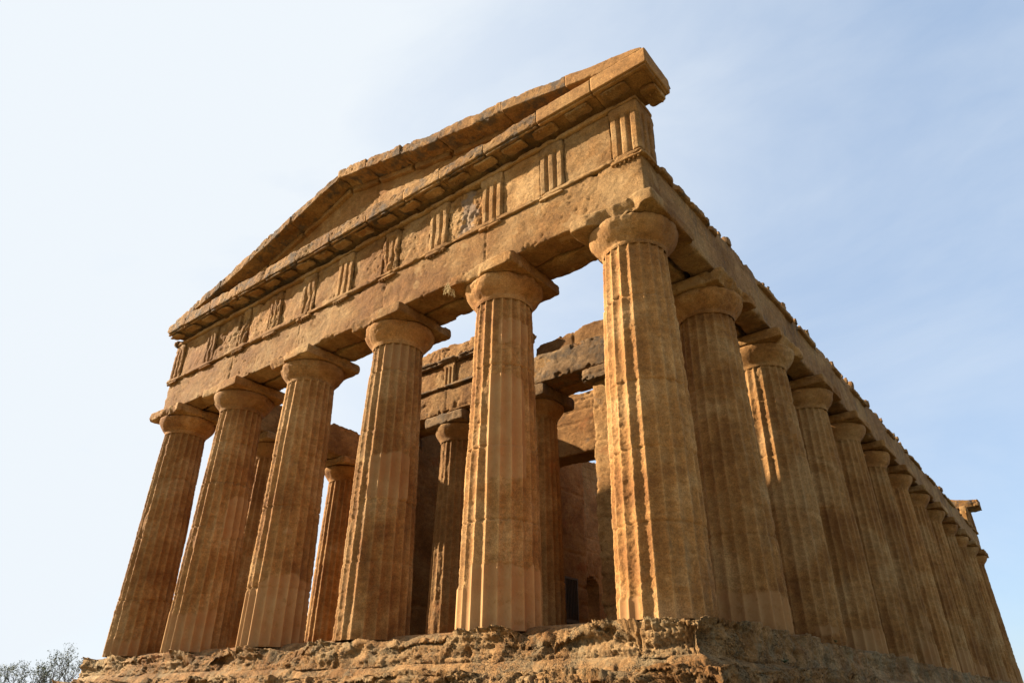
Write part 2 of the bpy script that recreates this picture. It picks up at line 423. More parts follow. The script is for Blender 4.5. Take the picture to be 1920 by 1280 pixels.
    # whole chunks missing from the upper edge
    a += k*.16*sstep(.22, .34, fbm(Q*np.array([1, 1, .6])+91, .75, 4, .55))*np.exp(-(pin/.22)**2)*sstep(.34, .12, dtop)
    a += k*.016*fbm(Q, 30, 3, .6)
    inner = sstep(inset, inset*.55, pin)
    a *= inner
    # joints between blocks
    for jj in np.arange(-17.2, 40, 1.42):
        j = jj+.18*math.sin(jj*5.1+seed)
        d = np.abs(along-j+.03*mid)+2*sstep(.55, .40, dc)
        a += inner*(.07*np.exp(-(d/.016)**2)+.05*np.exp(-(d/.09)**2)*np.clip(.3+2*mid, 0, 1.5))
    if rnd_ < .05:      # blocks of the top step broken away between the columns
        for xc, hw, dp in ((-1.5, .55, .13), (-4.6, .6, .12), (-7.7, .75, .26), (-10.85, .7, .15), (-13.9, .6, .12)):
            a += (V[:, 1] < 0)*(np.abs(O[:, 1]) > .5)*dp*np.exp(-(np.abs(along-xc+.15*mid)/hw)**4)*np.exp(-(pin/.62)**4)*sstep(.42, .12, dtop)*(1+.6*mid)
    V2 = V-N*a[:, None]
    idx = np.arange(n*m).reshape(n, m)
    i2 = np.roll(idx, -1, 0)
    F = np.stack([idx[:, :-1], idx[:, 1:], i2[:, 1:], i2[:, :-1]], -1).reshape(-1, 4)
    return link(name, mesh_np(name, V2, F), mat, T)
step_ring('step', .93, .03, -.53, .95, .017, 1.0, 3.1, M_STEP)
step_ring('step', 1.36, -.49, -1.03, .60, .018, 1.15, 8.7, M_STEP, rnd_=.13)
step_ring('step', 1.74, -1.02, -1.56, .55, .05, 1.0, 14.2, M_STEP)
step_ring('step', 2.14, -1.55, -2.75, .55, .06, 1.0, 23.9, M_STEP)
block('floor', (XL-.1, .1, -.1, YB+.1, -.6, -.03), (.4, .4, .3), M_STEP, T, rough=.01, wear=.0, fine=.0)

# ---- columns
def shaft_mesh(seed, fp, dz, wornness=.5, stucco=(), wornlist=(), rb=RB, rn=RN, top=ZN, flatside=None):
    nth = 20*fp; nz = int(round((top+.05)/dz))
    th = np.arange(nth)/nth*2*np.pi; z = np.linspace(-.05, top, nz+1)
    TH, Z = np.meshgrid(th, z, indexing='ij'); TH = TH.ravel(); Z = Z.ravel()
    R0 = rb+(rn-rb)*(Z/top)+.018*np.sin(np.pi*np.clip(Z/top, 0, 1))
    u = (TH/(2*np.pi)*20) % 1.0
    fl = 4*u*(1-u)
    ux, uy = np.cos(TH), np.sin(TH)
    P = np.stack([ux*R0, uy*R0, Z], -1)+seed*np.array([5.3, 2.9, 7.7])
    Pz = P*np.array([1, 1, .42])
    worn = sstep(-.28+.5*(.5-wornness), .45+.5*(.5-wornness), fbm(Pz, .85, 4, .55)+.12)
    for (ac, aw, z0, z1) in wornlist:
        da = np.abs((TH-math.radians(ac)+np.pi) % (2*np.pi)-np.pi)
        worn = np.maximum(worn, sstep(1.15, .75, da/math.radians(aw)+.25*fbm(P, 2.2, 3))*sstep(z0-.2, z0+.1, Z+.2*fbm(P, 2, 2))*sstep(z1+.2, z1-.1, Z+.3*fbm(P, 2, 2)))
    st = np.zeros_like(Z)
    for (ac, aw, z0, z1) in stucco:
        da = np.abs((TH-math.radians(ac)+np.pi) % (2*np.pi)-np.pi)
        k = sstep(1.08, .98, da/math.radians(aw)+.22*fbm(P+3, 1.7, 6, .62))*sstep(z0-.03, z0+.03, Z+.25*fbm(P+3, 1.7, 4, .6))*sstep(z1+.03, z1-.03, Z+.3*fbm(P+3, 1.7, 4))
        st = np.maximum(st, k)
    nst = fbm(P+31, .9, 5, .55)
    st = np.maximum(st, .8*sstep(.42, .45, nst))
    worn = worn*(1-st)
    d = .064*R0/rb
    wl = sstep(.1, .35, fbm(Pz+77, 1.3, 4, .6))
    flute = fl*d*(1-.15*worn-.55*worn*wl)
    # arrises lose their sharp edge
    arr = (1-fl)**3
    chip = arr*(.003+.016*np.clip(fbm(P, 12, 3, .6)+.15, 0, 1)*(.35+worn))*(1-.9*st)
    lam = fbm(P*np.array([1.3, 1.3, 3.0]), 3.2, 5, .62)
    lump = fbm(P, 3.0, 4, .55)
    r = R0-flute-chip
    r -= worn*(.008+.012*np.maximum(lam, -.4)+.006*np.maximum(lump, -.5))
    r -= worn*.016*sstep(.25, .55, fbm(P*np.array([1, 1, 1.6]), 8.5, 3, .55))+worn*.014*sstep(.25, .5, fbm(P+51, 2.4, 4, .6))
    r -= (1-st)*(.0035*fbm(P, 24, 3, .6)+.004*fbm(P, 9, 3, .6)+.010*sstep(.3, .6, fbm(P+7, 12, 2))+.006*sstep(.25, .5, fbm(P+17, 27, 2)))
    if fp >= 9:
        Pw = P+.06*np.stack([fbm(P, 5., 3), fbm(P+7, 5., 3), fbm(P+15, 5., 3)], -1)
        w1, e1 = worley(Pw*np.array([6.5, 6.5, 9.]))
        r -= worn*(.008*w1+.005*np.exp(-e1/.06))
    # drum joints
    rs = np.random.RandomState(int(seed*13)+3); zj = 0.
    while True:
        zj += rs.uniform(1.05, 1.75)
        if zj > top-.5: break
        dz_ = np.abs(Z-zj+.006*fbm(P, 3, 2))
        m = sstep(-.35, .1, fbm(P+zj, 1.2, 2)+.1)
        r -= (1-.6*st)*m*(.024*np.exp(-(dz_/.013)**2)+.026*np.exp(-(dz_/.045)**2)*np.clip(fbm(P+zj, 6.5, 3)*2-.2, 0, 1.2))
        r += .004*np.where(Z > zj, 1, -1)*rs.choice([-1, 1])
    r += st*.009
    V = np.stack([ux*r, uy*r, Z], -1)
    idx = np.arange(nth*(nz+1)).reshape(nth, nz+1); i2 = np.roll(idx, -1, 0)
    F = np.stack([idx[:, :-1], i2[:, :-1], i2[:, 1:], idx[:, 1:]], -1).reshape(-1, 4)
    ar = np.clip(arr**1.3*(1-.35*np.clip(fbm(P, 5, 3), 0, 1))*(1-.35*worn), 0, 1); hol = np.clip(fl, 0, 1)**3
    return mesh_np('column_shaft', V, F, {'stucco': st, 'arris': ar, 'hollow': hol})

def echinus_mesh(seed, nth, worn=.5, rn=RN, z0=ZN, z1=6.44, rt=.80, smooth_side=True):
    prof = [(rn-.01, z0-.03), (rn+.002, z0), (rn+.010, z0+.010), (rn+.005, z0+.018), (rn+.014, z0+.030), (rn+.010, z0+.038), (rn+.02, z0+.052)]
    h = z1-z0-.07
    for i in range(1, 15):
        s = i/14.
        prof.append((rn+.02+(rt-rn-.02)*math.sin(min(s*1.06, 1.)*math.pi*.5), z0+.055+h*s))
    prof += [(rt-.01, z1-.003), (rt-.05, z1+.005)]
    # resample
    pr = np.array(prof); d = np.r_[0, np.cumsum(np.hypot(*np.diff(pr, axis=0).T))]
    n = max(12, int(d[-1]/(2*math.pi*.7/nth*1.0))); t = np.linspace(0, d[-1], n)
    pr = np.stack([np.interp(t, d, pr[:, 0]), np.interp(t, d, pr[:, 1])], -1)
    th = np.arange(nth)/nth*2*np.pi
    TH = np.repeat(th, n); R = np.tile(pr[:, 0], nth); Z = np.tile(pr[:, 1], nth)
    P = np.stack([np.cos(TH)*R, np.sin(TH)*R, Z], -1)+seed*np.array([2.1, 7.7, 3.3])
    w = sstep(.10-worn*.5, .40-worn*.5, fbm(P, 1.5, 3))
    st = (1-w)*.30*sstep(-.3, .1, fbm(P+8, 1.1, 3))
    er = .008*np.maximum(fbm(P, 6, 4, .6), -.3)+.012*sstep(.2, .5, fbm(P, 13, 2))+w*(.030+.05*np.maximum(fbm(P, 2.6, 4, .55), -.45)+.03*sstep(.1, .5, fbm(P, 8, 3)))+.003*fbm(P, 14, 3)+.02*sstep(.25, .6, fbm(P+3, 1.9, 3))*(1-st)
    R2 = R-er*sstep(z0-.02, z0+.08, Z)
    V = np.stack([np.cos(TH)*R2, np.sin(TH)*R2, Z-er*.2], -1)
    idx = np.arange(nth*n).reshape(nth, n); i2 = np.roll(idx, -1, 0)
    F = np.stack([idx[:, :-1], i2[:, :-1], i2[:, 1:], idx[:, 1:]], -1).reshape(-1, 4)
    return mesh_np('echinus', V, F, {'stucco': st})

def abacus_mesh(seed, res, wear=.06, half=.84, z0=6.44, z1=6.695, break_fn=None):
    b = (-half, half, -half, half, z0, z1)
    V, F = lattice_box(b, res)
    V = erode(V, b, rough=.014, wear=wear*.7, wr=.028, seed=seed, fine=.007, big=wear*.6, low=2.0)
    if break_fn is not None: V = break_fn(V, seed)
    return mesh_np('abacus', V, F)

def eat(cx, cy, rad, depth, lift=0.):
    """break away the lower edge of an abacus around (cx, cy)"""
    def fn(V, seed):
        d = np.hypot(V[:, 0]-cx, V[:, 1]-cy)/rad+.5*fbm(V+seed*3, 2.2, 4)
        k = sstep(1.1, .5, d)
        low = sstep(6.72, 6.44, V[:, 2])
        dirn = -np.stack([np.full(len(V), cx), np.full(len(V), cy)], -1)/math.hypot(cx, cy)
        V = V.copy(); V[:, :2] += dirn*(k*(.25+.75*low)*depth*(1+.5*fbm(V+seed, 6, 3)))[:, None]
        return V
    return fn

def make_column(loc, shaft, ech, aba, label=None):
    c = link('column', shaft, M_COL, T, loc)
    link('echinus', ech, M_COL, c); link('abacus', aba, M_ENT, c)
    if label: c['label'] = label
    return c

# near columns, each individually weathered (angles in degrees seen from above, camera lies towards -60..-25)
near = [
 ((0, 0),    1.0, 16, .018, .45, [(-118, 22, -.1, .35)], [(-35, 38, .2, 5.6)], eat(.1, -.84, .55, .16)),
 ((-3.0, 0), 2.0, 15, .019, .32, [(-40, 62, -.1, .95), (-100, 50, -.1, .62), (-42, 34, 2.4, 4.3), (-30, 30, 5.0, 5.4)], [(-15, 40, .9, 2.1)], eat(-.3, -.84, .35, .07)),
 ((-6.1, 0), 3.0, 14, .020, .38, [(-35, 36, 2.5, 3.4), (-40, 30, 5.4, 5.9)], [(-25, 40, .5, 2.3)], eat(-.5, -.84, .5, .08)),
 ((-9.3, 0), 4.0, 13, .022, .42, [(-20, 55, -.1, 1.3), (-75, 45, -.1, 1.1)], [(-10, 45, 1.5, 4.4)], eat(-.55, -.84, .5, .12)),
 ((-12.4, 0), 5.0, 12, .024, .40, [(-60, 60, -.1, .8), (10, 30, 2.6, 3.6)], [(-30, 30, 4.2, 5.6)], eat(-.4, -.84, .4, .06)),
 ((XL, 0),   6.0, 11, .026, .52, [(-60, 40, -.1, .3)], [(-20, 50, .4, 4.8)], eat(.3, -.84, .4, .08)),
 ((0, FY[1]), 7.0, 14, .022, .62, [(-50, 55, -.1, .55)], [(-40, 50, .6, 5.4)], eat(.84, -.3, .8, .22)),
 ((0, FY[2]), 8.0, 12, .025, .60, [(-40, 20, .2, .4)], [(-60, 50, 4.2, 6.0), (-40, 60, -.1, .7)], eat(.84, -.1, .7, .20)),
 ((0, FY[3]), 9.0, 11, .028, .45, [(-45, 60, -.1, .5)], [], None),
]
for (xy, sd_, fp, dz, wn_, stl, wl, br) in near:
    make_column((*xy, 0), shaft_mesh(sd_, fp, dz, wn_, stl, wl), echinus_mesh(sd_, 14*fp, {1.0: .8, 7.0: .8, 4.0: .45, 6.0: .5}.get(sd_, .3)),
                abacus_mesh(sd_, .025, .05, break_fn=br))
variants = [(shaft_mesh(20.+i, 8, .045, .3+.08*(i*5 % 6), [(-40+25*(i % 3), 40, -.1, .2+.15*(i*3 % 5))], [(-60+15*(i % 4), 35, .5+.6*(i % 4), 2.5+.5*(i % 5))]), echinus_mesh(20.+i, 90, .15+.1*(i*7 % 5)), abacus_mesh(20.+i, .05, .04+.01*(i % 4))) for i in range(9)]
spots = [(0, y) for y in FY[4:]]+[(XL, y) for y in FY[1:]]+[(x, YB) for x in FX[1:5]]
for i, (x, y) in enumerate(spots):
    s, e, a = variants[i % 9]
    make_column((x, y, 0), s, e, a)

# pronaos and rear porch columns
def porch_column(x, y, seed, fp, dz, rot=0):
    top = ZN
    s = shaft_mesh(seed, fp, dz, .75, [], [(-60, 40, .2, 1.6), (-130, 60, .3, 5.5)], rb=.70, rn=.565)
    c = link('column', s, M_CELLA, T, (x, y, 0))
    link('echinus', echinus_mesh(seed, 110, .6, rn=.565, rt=.76), M_CELLA, c)
    link('abacus', abacus_mesh(seed, .03, .06, half=.78, z1=6.775), M_DARKB, c)
porch_column(-6.2, 5.45, 31., 10, .03)
porch_column(-9.2, 5.45, 32., 10, .03)
porch_column(-6.2, YB-5.45, 33., 6, .08)
porch_column(-9.2, YB-5.45, 34., 6, .08)

# ---- front entablature
ZA0, ZA1, ZF1 = 6.70, 7.70, 8.98
jf = [x for x in FX[1:5]]
block('architrave', (XL-.63, .63, -.63, -.03, ZA0, ZA1), (.028, .06, .028), M_ENT, T, rough=.022, wear=.04, wr=.05, seed=1.3, joints=jf, pits=.016, fine=.007, big=.02)
block('architrave', (XL-.6, .0, .03, .62, ZA0+.01, ZA1), (.06, .08, .06), M_ENT, T, rough=.03, wear=.06, wr=.06, seed=2.3, joints=jf, big=.04)
def tae(V):
    V = V.copy(); return V
block('taenia', (XL-.68, .68, -.69, -.5, ZA1+.002, ZA1+.10), (.03, .05, .02), M_ENT, T, rough=.012, wear=.035, wr=.03, seed=3.1, joints=[j+.3 for j in jf], big=.05, fine=.006, low=.9)

TRI = [.33, -1.32, -2.86, -4.42, -5.98, -7.64, -9.12, -10.60, -12.15, -13.85, -15.73]
wornT = {0: .05, 1: .25, 2: .15, 3: .45, 4: .9, 5: .25, 6: .5, 7: 1.0, 8: .9, 9: .6, 10: .7}
def guttae(cx, y, z, width, n, r=.022, h=.055, axis=0, skip=0.3, seed=0):
    rs = np.random.RandomState(seed); parts = []
    for i in range(n):
        if rs.rand() < skip: continue
        o = (i+.5)/n*width-width/2
        k = 8; a = np.arange(k)/k*2*np.pi; hh = h*rs.uniform(.5, 1)
        ring = lambda rr_, zz: np.stack([(cx+o if axis == 0 else cx)+rr_*np.cos(a), (y if axis == 0 else y+o)+rr_*np.sin(a), np.full(k, zz)], -1)
        V = np.concatenate([ring(r*.8, z), ring(r, z-hh*.9), ring(r*.6, z-hh)])
        F = []
        for q in range(2):
            for j in range(k): F.append((q*k+j, q*k+(j+1) % k, (q+1)*k+(j+1) % k, (q+1)*k+j))
        F.append((2*k, 2*k+2, 2*k+4, 2*k+6))
        parts.append((V, F))
    return parts
ZT0 = ZA1+.102
for i, tx in enumerate(TRI):
    w = wornT[i]; hw = .30
    corner = (i == 0)
    b = (tx-hw, (tx+hw if not corner else .655), -.665, (-.35 if not corner else .0), ZT0, ZF1)
    def grooves(V, b=b, corner=corner, w=w):
        V = V.copy(); x0, x1 = b[0], b[1]
        zz = sstep(b[5]-.20, b[5]-.24, V[:, 2])
        def g(u):
            d = 0*u
            for c in (0, 1/3., 2/3., 1.): d = np.maximum(d, np.clip(1-np.abs(u-c)/.085, 0, 1))
            return d
        dep = .075*(1-.45*w)
        front = (V[:, 1] < b[2]+.001)
        u = (V[:, 0]-x0)/(x1-x0)
        V[:, 1] += np.where(front, g(u)*dep*zz, 0)
        band = sstep(b[5]-.20, b[5]-.18, V[:, 2]); V[:, 1] -= np.where(front, band*.012, 0)
        if corner:
            side = (V[:, 0] > b[1]-.001); v = (V[:, 1]-b[2])/(b[3]-b[2])
            V[:, 0] -= np.where(side, g(v)*dep*zz, 0)
        return V
    block('triglyph', b, (.0167, .0165 if corner else .05, .03), M_ENT, T, fn=grooves, rough=.008+.05*w, wear=.012+.05*w, wr=.025+.02*w, seed=4.+i, fine=.004+.012*w, big=.12*w, pits=.04*w*w, low=1.6+1.5*w)
    # regula with its drops
    rb_ = (tx-hw, tx+hw if not corner else .69, -.705, -.55, ZA1-.075, ZA1-.004)
    V, F = lattice_box(rb_, .022); V = erode(V, rb_, rough=.01, wear=.02+.015*w, wr=.02, seed=5.+i, fine=.005, big=.02)
    parts = [(V, F)]+guttae((rb_[0]+rb_[1])/2, -.665, ZA1-.07, .56, 6, skip=[.2, .55, .5, .2, .6, .15, .1, .25, .3, .6, .7][i], seed=i)
    if corner:
        rs_ = (.55, .72, -.66, .02, ZA1-.075, ZA1-.004)
        V2, F2 = lattice_box(rs_, .022); V2 = erode(V2, rs_, rough=.01, wear=.03, wr=.02, seed=6., fine=.005)
        parts += [(V2, F2)]+guttae(.68, -.32, ZA1-.07, .56, 6, axis=1, seed=55)
    Vc, Fc = cat_mesh(parts)
    link('regula', mesh_np('regula', Vc, Fc), M_ENT, T)
for i in range(10):
    a, c = TRI[i+1]+.30, TRI[i]-.30
    w = [.25, .3, .9, .9, .7, .45, .6, 1.15, .9, .4][i]
    b = (a+.003, c-.003, -.605, -.10, ZT0, ZF1)
    V, F = lattice_box(b, (.024, .1, .024))
    V = erode(V, b, rough=.012+.03*w, wear=.0, wr=.02, seed=7.+i*1.3, fine=.005+.008*w, big=.22*max(0, w-.35), pits=.03*w, low=2.2)
    mort = np.zeros(len(V))
    if i == 2:   # rubble and grey mortar repair
        mort = sstep(.0, .12, fbm(V+2, 2.3, 4)-.9*np.abs((V[:, 0]-(a+c)/2-.15))+.15)*.55
        V[:, 1] += .05*fbm(V, 9, 3)*(V[:, 1] < -.4)
    if w < .6:   # raised band along the top
        V[:, 1] -= .022*(V[:, 1] < -.4)*sstep(ZF1-.14, ZF1-.125, V[:, 2])
    link('metope', mesh_np('metope', V, F, {'mortar': mort}), M_ENT, T)
block('frieze_backing', (XL-.62, .58, -.34, .02, ZT0+.001, ZF1-.003), .08, M_ENT, T, rough=.02, wear=.05, seed=8.1)

# ---- horizontal cornice: bed moulding, soffit with mutules, projecting face
block('bed_moulding', (XL-.64, .67, -.70, .0, ZF1+.002, ZF1+.11), (.04, .06, .025), M_ENT, T, rough=.012, wear=.03, wr=.03, seed=9.1, big=.02)
gx = [1.12, -.06, -1.34, -2.75, -4.05, -5.2, -6.5, -7.9, -9.3, -10.7, -12.1, -13.5, -14.9, -15.98]
for i in range(13):
    b = (gx[i+1]+.004, gx[i]-.004, -1.10, (-.12 if i == 0 else .05), ZF1+.27, 9.60)
    sm = i < 2
    dz = [0, -.02, -.05, -.06, -.02, -.01, .0, .02, .02, .03, .02, .0, -.04][i]
    def sh(V, dz=dz, i=i, b=b):
        V = V.copy(); V[:, 2] += dz*sstep(9.3, 9.6, V[:, 2])
        if i == 12: V[:, 0] += .25*sstep(b[0]+.5, b[0], V[:, 0])*sstep(9.25, 9.5, 9.85-V[:, 2]+.2*fbm(V, 3, 3))
        # drip fillet
        return V
    block('geison', b, (.028, .05, .022), M_NEWC if sm else M_CORN, T, post=sh, ext=0. if i in (0, 12) else .06, rough=.006 if sm else .03, wear=.010 if sm else .032, wr=.02 if sm else .028,
          seed=10.+i, fine=.003 if sm else .010, pits=.0 if sm else .02, big=0 if sm else .05, low=2.0)
    # drip fillet along the lower front edge
    b2 = (gx[i+1]+.01, gx[i]-(.03 if i == 0 else .008), -1.06, -.98, ZF1+.225, ZF1+.272)
    if i != 0: b2 = (b2[0], b2[1], -1.05, -.97, b2[4], b2[5])
    block('drip_fillet', b2, (.03, .03, .02), M_NEWC if sm else M_CORN, T, rough=.004, wear=.01 if sm else .035, wr=.015, seed=11.+i)
b = (1.0, 1.08, -1.06, -.15, ZF1+.225, ZF1+.272)
block('drip_fillet', b, (.03, .03, .02), M_NEWC, T, rough=.004, wear=.01, wr=.015, seed=11.9)
mut = []
for i in range(10):
    mut += [TRI[i], (TRI[i]+TRI[i+1])/2]
mut.append(TRI[10])
for i, mx in enumerate(mut):
    ww = .28
    w = .15 if i < 4 else .7
    b = (mx-ww, mx+ww, -.985, -.70, ZF1+.195, ZF1+.268)
    slope = lambda V: V-np.stack([0*V[:, 0], 0*V[:, 0], (-.70-V[:, 1])*.10], -1)
    V, F = lattice_box(b, .025); V = erode(V, b, rough=.01+.02*w, wear=.02+.04*w, wr=.03, seed=12.+i, fine=.006, big=.04*w)
    V = slope(V)
    parts = [(V, F)]
    if i < 7:
        for row in (-.95, -.85):
            parts += [(slope(v), f) for v, f in guttae(mx, row, ZF1+.205, .5, 6, r=.020, h=.05, skip=[.2, .4, .5, .6, .7, .8, .9][i] if row < -.9 else .8, seed=100+i+int(row*100))]
    Vc, Fc = cat_mesh(parts)
    link('mutule', mesh_np('mutule', Vc, Fc), M_ENT, T)
# broken mutule hanging under the corner return
b = (.70, 1.03, -.62, -.12, ZF1+.13, ZF1+.268)
V, F = lattice_box(b, .02); V = erode(V, b, rough=.025, wear=.035, wr=.03, seed=77., fine=.015, big=.05, low=3.)
Vc, Fc = cat_mesh([(V, F)]+guttae(.96, -.35, ZF1+.16, .45, 5, axis=1, skip=.2, h=.07, seed=9)+guttae(.84, -.35, ZF1+.16, .45, 5, axis=1, skip=.4, h=.05, seed=10))
link('mutule', mesh_np('mutule', Vc, Fc), M_ENT, T)
# broken corner block below the left end of the cornice
b = (XL-.74, XL-.46, -.80, -.2, ZF1-.10, ZF1+.27)
block('corner_block', b, .022, M_CORN, T, rough=.05, wear=.12, wr=.09, seed=81., fine=.014, big=.08, low=2.5,
      post=lambda V: V+np.stack([.22*sstep(ZF1+.05, ZF1-.15, V[:, 2]), 0*V[:, 0], 0*V[:, 0]], -1))

# ---- pediment
RK = [(1.06, 9.66), (-.10, 9.95), (-2.27, 10.47), (-4.2, 10.84), (-5.5, 11.12), (-7.95, 11.66), (-9.94, 11.09), (-11.55, 10.66), (-13.2, 10.23), (-15.0, 9.84), (-16.0, 9.66)]
def ztop(x):
    xs = [p[0] for p in RK][::-1]; zs = [p[1] for p in RK][::-1]
    return np.interp(x, xs, zs)
# tympanum wall
b = (-15.3, .3, -.50, .15, 0, 1)
def tymp(V):
    V = V.copy(); t = V[:, 2]; V[:, 2] = 9.55+t*(np.maximum(ztop(V[:, 0])-.20, 9.58)-9.55)
    return V
V, F = lattice_box((-15.4, .4, -.50, .15, 0, 1), (.045, .1, .03)); V = tymp(V)
Q = V+40
V[:, 1] += np.where(V[:, 1] < -.4, .02*fbm(Q, 1.5, 3)+.03*sstep(.2, .6, fbm(Q, 6, 3))+.008*fbm(Q, 20, 3), 0)
for jx in (-1.9, -3.6, -5.2, -6.9, -8.5, -10.2, -11.9, -13.4):
    V[:, 1] += np.where(V[:, 1] < -.4, .03*np.exp(-((V[:, 0]-jx)/.02)**2), 0)
zc = 9.55+1.05; V[:, 1] += np.where(V[:, 1] < -.4, .03*np.exp(-((V[:, 2]-zc)/.02)**2), 0)
link('tympanum', mesh_np('tympanum', V, F), M_ENT, T)
segs = [(1.06, -.62, 0, .0), (-.62, -2.27, 0, .0), (-2.28, -4.2, 1, .02), (-4.21, -5.5, 1, .04), (-5.51, -6.8, 1, .01), (-6.81, -7.95, 1, .0), (-7.96, -9.94, 1, .02), (-9.95, -11.55, 1, .0), (-11.56, -13.2, 1, .02), (-13.21, -14.6, 1, .0), (-14.61, -15.7, 1, .04)]
for i, (xa, xb, rough_, back) in enumerate(segs):
    b = (xb, xa, -1.10+back, .10, 0, .29)
    def rk(V, i=i, xa=xa, xb=xb):
        V = V.copy(); za = float(ztop(xa)); zb = float(ztop(xb))
        z = za+(zb-za)*(V[:, 0]-xa)/(xb-xa)
        if i == 0: z = za+ (ztop(V[:, 0])-za)
        V[:, 2] = V[:, 2]-.29+z
        if i in (0, ): V[:, 2] = np.maximum(V[:, 2], 9.605)
        return V
    sm = rough_ == 0
    V, F = lattice_box(b, (.03, .05, .024))
    b = (xb-(.06 if i < 9 else 0), xa+(.06 if i else 0), *b[2:])
    V = erode(V, b, rough=.012 if sm else .032, wear=.018 if sm else .035, wr=.02 if sm else .03, seed=20.+i*1.7, fine=.004 if sm else .014,
              pits=.01 if sm else .025, big=0 if sm else .07, low=2.6)
    if not sm:   # lower lip of each slab curls down at the joint
        u = np.abs((V[:, 0]-(xa+xb)/2)/((xa-xb)/2))
        V[:, 2] -= .03*(1-u**2)*(V[:, 2] < .1)
    V = rk(V)
    link('raking_cornice', mesh_np('raking_cornice', V, F), M_NEWC if i == 0 else M_CORN, T)
    if i > 0:
        b = (xb+.02, xa-.02, -.62, -.35, -.16, .02)     # bed moulding under the rake
        V, F = lattice_box(b, (.05, .04, .03)); V = erode(V, b, rough=.02, wear=.03, wr=.04, seed=30.+i, big=.03)
        V = rk(V, i=5)
        link('rake_moulding', mesh_np('rake_moulding', V, F), M_ENT, T)

# ---- flank architraves (frieze lost, ragged top)
def ragged(seed, z_hi, amp, x_face, side):
    def fn(V):
        V = V.copy(); P = np.stack([V[:, 0]*.6, V[:, 1], 0*V[:, 0]], -1)+seed
        n = fbm(P, .55, 3, .5); m = fbm(P, 2.4, 4, .6)
        st = np.round((n+.08*m)*5)/5
        k = sstep(z_hi-.35, z_hi, V[:, 2])
        V[:, 2] += k*(amp*st+.5*amp*m)
        return V
    return fn
jy = [y for y in FY[1:-1]]
block('architrave', (.03, .63, -.02, YB+.6, ZA0, 7.93), (.07, .035, .035), M_FLANK, T, post=ragged(3., 7.93, .18, .63, 1), rough=.022, wear=.05, wr=.05, seed=41., joints=jy, pits=.016, fine=.008, big=.02)
block('architrave', (-.60, -.03, .3, YB+.6, ZA0+.01, 7.75), (.08, .06, .06), M_FLANK, T, post=ragged(5., 7.75, .18, .63, 1), rough=.03, wear=.05, seed=42., joints=jy, big=.03)
# remains of the flank taenia: one broken moulding
def brk(V):
    V = V.copy(); P = np.stack([0*V[:, 1], V[:, 1], 0*V[:, 1]], -1)
    k = sstep(-.02, .08, fbm(P, .42, 3)+.22*fbm(P, 2.3, 3))      # 0 -> lost
    V[:, 0] = .60+(V[:, 0]-.60)*(.05+.95*k)
    return V
block('taenia', (.55, .715, .05, YB+.5, 7.70, 7.82), (.03, .03, .025), M_FLANK, T, post=brk, rough=.015, wear=.04, wr=.03, seed=43., fine=.01, big=.05)
block('architrave', (XL-.62, XL-.03, .6, YB+.6, ZA0, 7.80), (.12, .07, .06), M_DARKB, T, post=ragged(7., 7.80, .15, .63, 1), rough=.03, wear=.06, seed=44., joints=jy, big=.03)
block('architrave', (XL+.03, XL+.60, .6, YB+.6, ZA0, 7.80), (.12, .05, .05), M_CELLA, T, post=ragged(7., 7.80, .15, .63, 1), rough=.03, wear=.06, seed=45., joints=jy, big=.05, pits=.02)
# loose stones left standing on the flank beam
rs = np.random.RandomState(4)
for i in range(30):
    y = [5.5, 9.3, 14.2, 19.8, 26.][rs.randint(5)]+rs.normal()*1.6; s = rs.uniform(.035, .12)
    b = (.55-s*.8, .60+s*.8, y-s, y+s*rs.uniform(.8, 2.2), 7.86, 8.02+s*rs.uniform(.3, 1.4))
    block('loose_stone', b, .035, M_FLANK, T, rough=.03, wear=.05, wr=.05, seed=50.+i, fine=.01)

# ---- rear end: entablature, corner and pediment remains
yb = YB
block('architrave', (XL-.6, .0, yb-.6, yb+.6, ZA0, 7.78), (.2, .2, .1), M_CELLA, T, rough=.03, wear=.05, seed=61.)
block('frieze_backing', (XL-.6, .62, yb-.35, yb+.62, 7.85, 8.98), (.12, .08, .06), M_CELLA, T, rough=.04, wear=.08, wr=.08, seed=62., big=.08)
for ty in (yb+.33, yb-1.25):
    b = (.30, .66, ty-.3, ty+.3, 7.82, 8.98)
    def gr2(V, b=b):
        V = V.copy(); v = (V[:, 1]-b[2])/(b[3]-b[2]); d = 0*v
        for c in (0, 1/3., 2/3., 1.): d = np.maximum(d, np.clip(1-np.abs(v-c)/.085, 0, 1))
        V[:, 0] -= np.where(V[:, 0] > b[1]-.001, d*.07*sstep(8.78, 8.74, V[:, 2]), 0); return V
    block('triglyph', b, (.06, .02, .05), M_ENT, T, fn=gr2, rough=.02, wear=.03, wr=.03, seed=63.+ty)
block('metope', (.2, .60, yb-.95, yb+.03, 7.82, 8.9), .06, M_ENT, T, rough=.03, wear=.05, seed=64.)
block('geison', (-.6, 1.22, yb-.55, yb+1.0, 9.05, 9.52), .05, M_CORN, T, rough=.04, wear=.09, wr=.09, seed=65., big=.08)
def ped2(V):
    V = V.copy(); V[:, 2] = 9.5+V[:, 2]*(np.maximum(9.72+(-V[:, 0]-.2)*.245*(V[:, 0] > -7.7)+(V[:, 0] <= -7.7)*(1.84-(-7.7-V[:, 0])*.245), 9.6)-9.5)
    return V
V, F = lattice_box((-15.0, .35, yb-.2, yb+.55, 0, 1), (.15, .1, .1)); V = ped2(V); V += .04*np.stack([fbm(V, 2, 3), fbm(V+5, 2, 3), fbm(V+9, 2, 3)], -1)
link('tympanum', mesh_np('tympanum', V, F), M_CELLA, T)

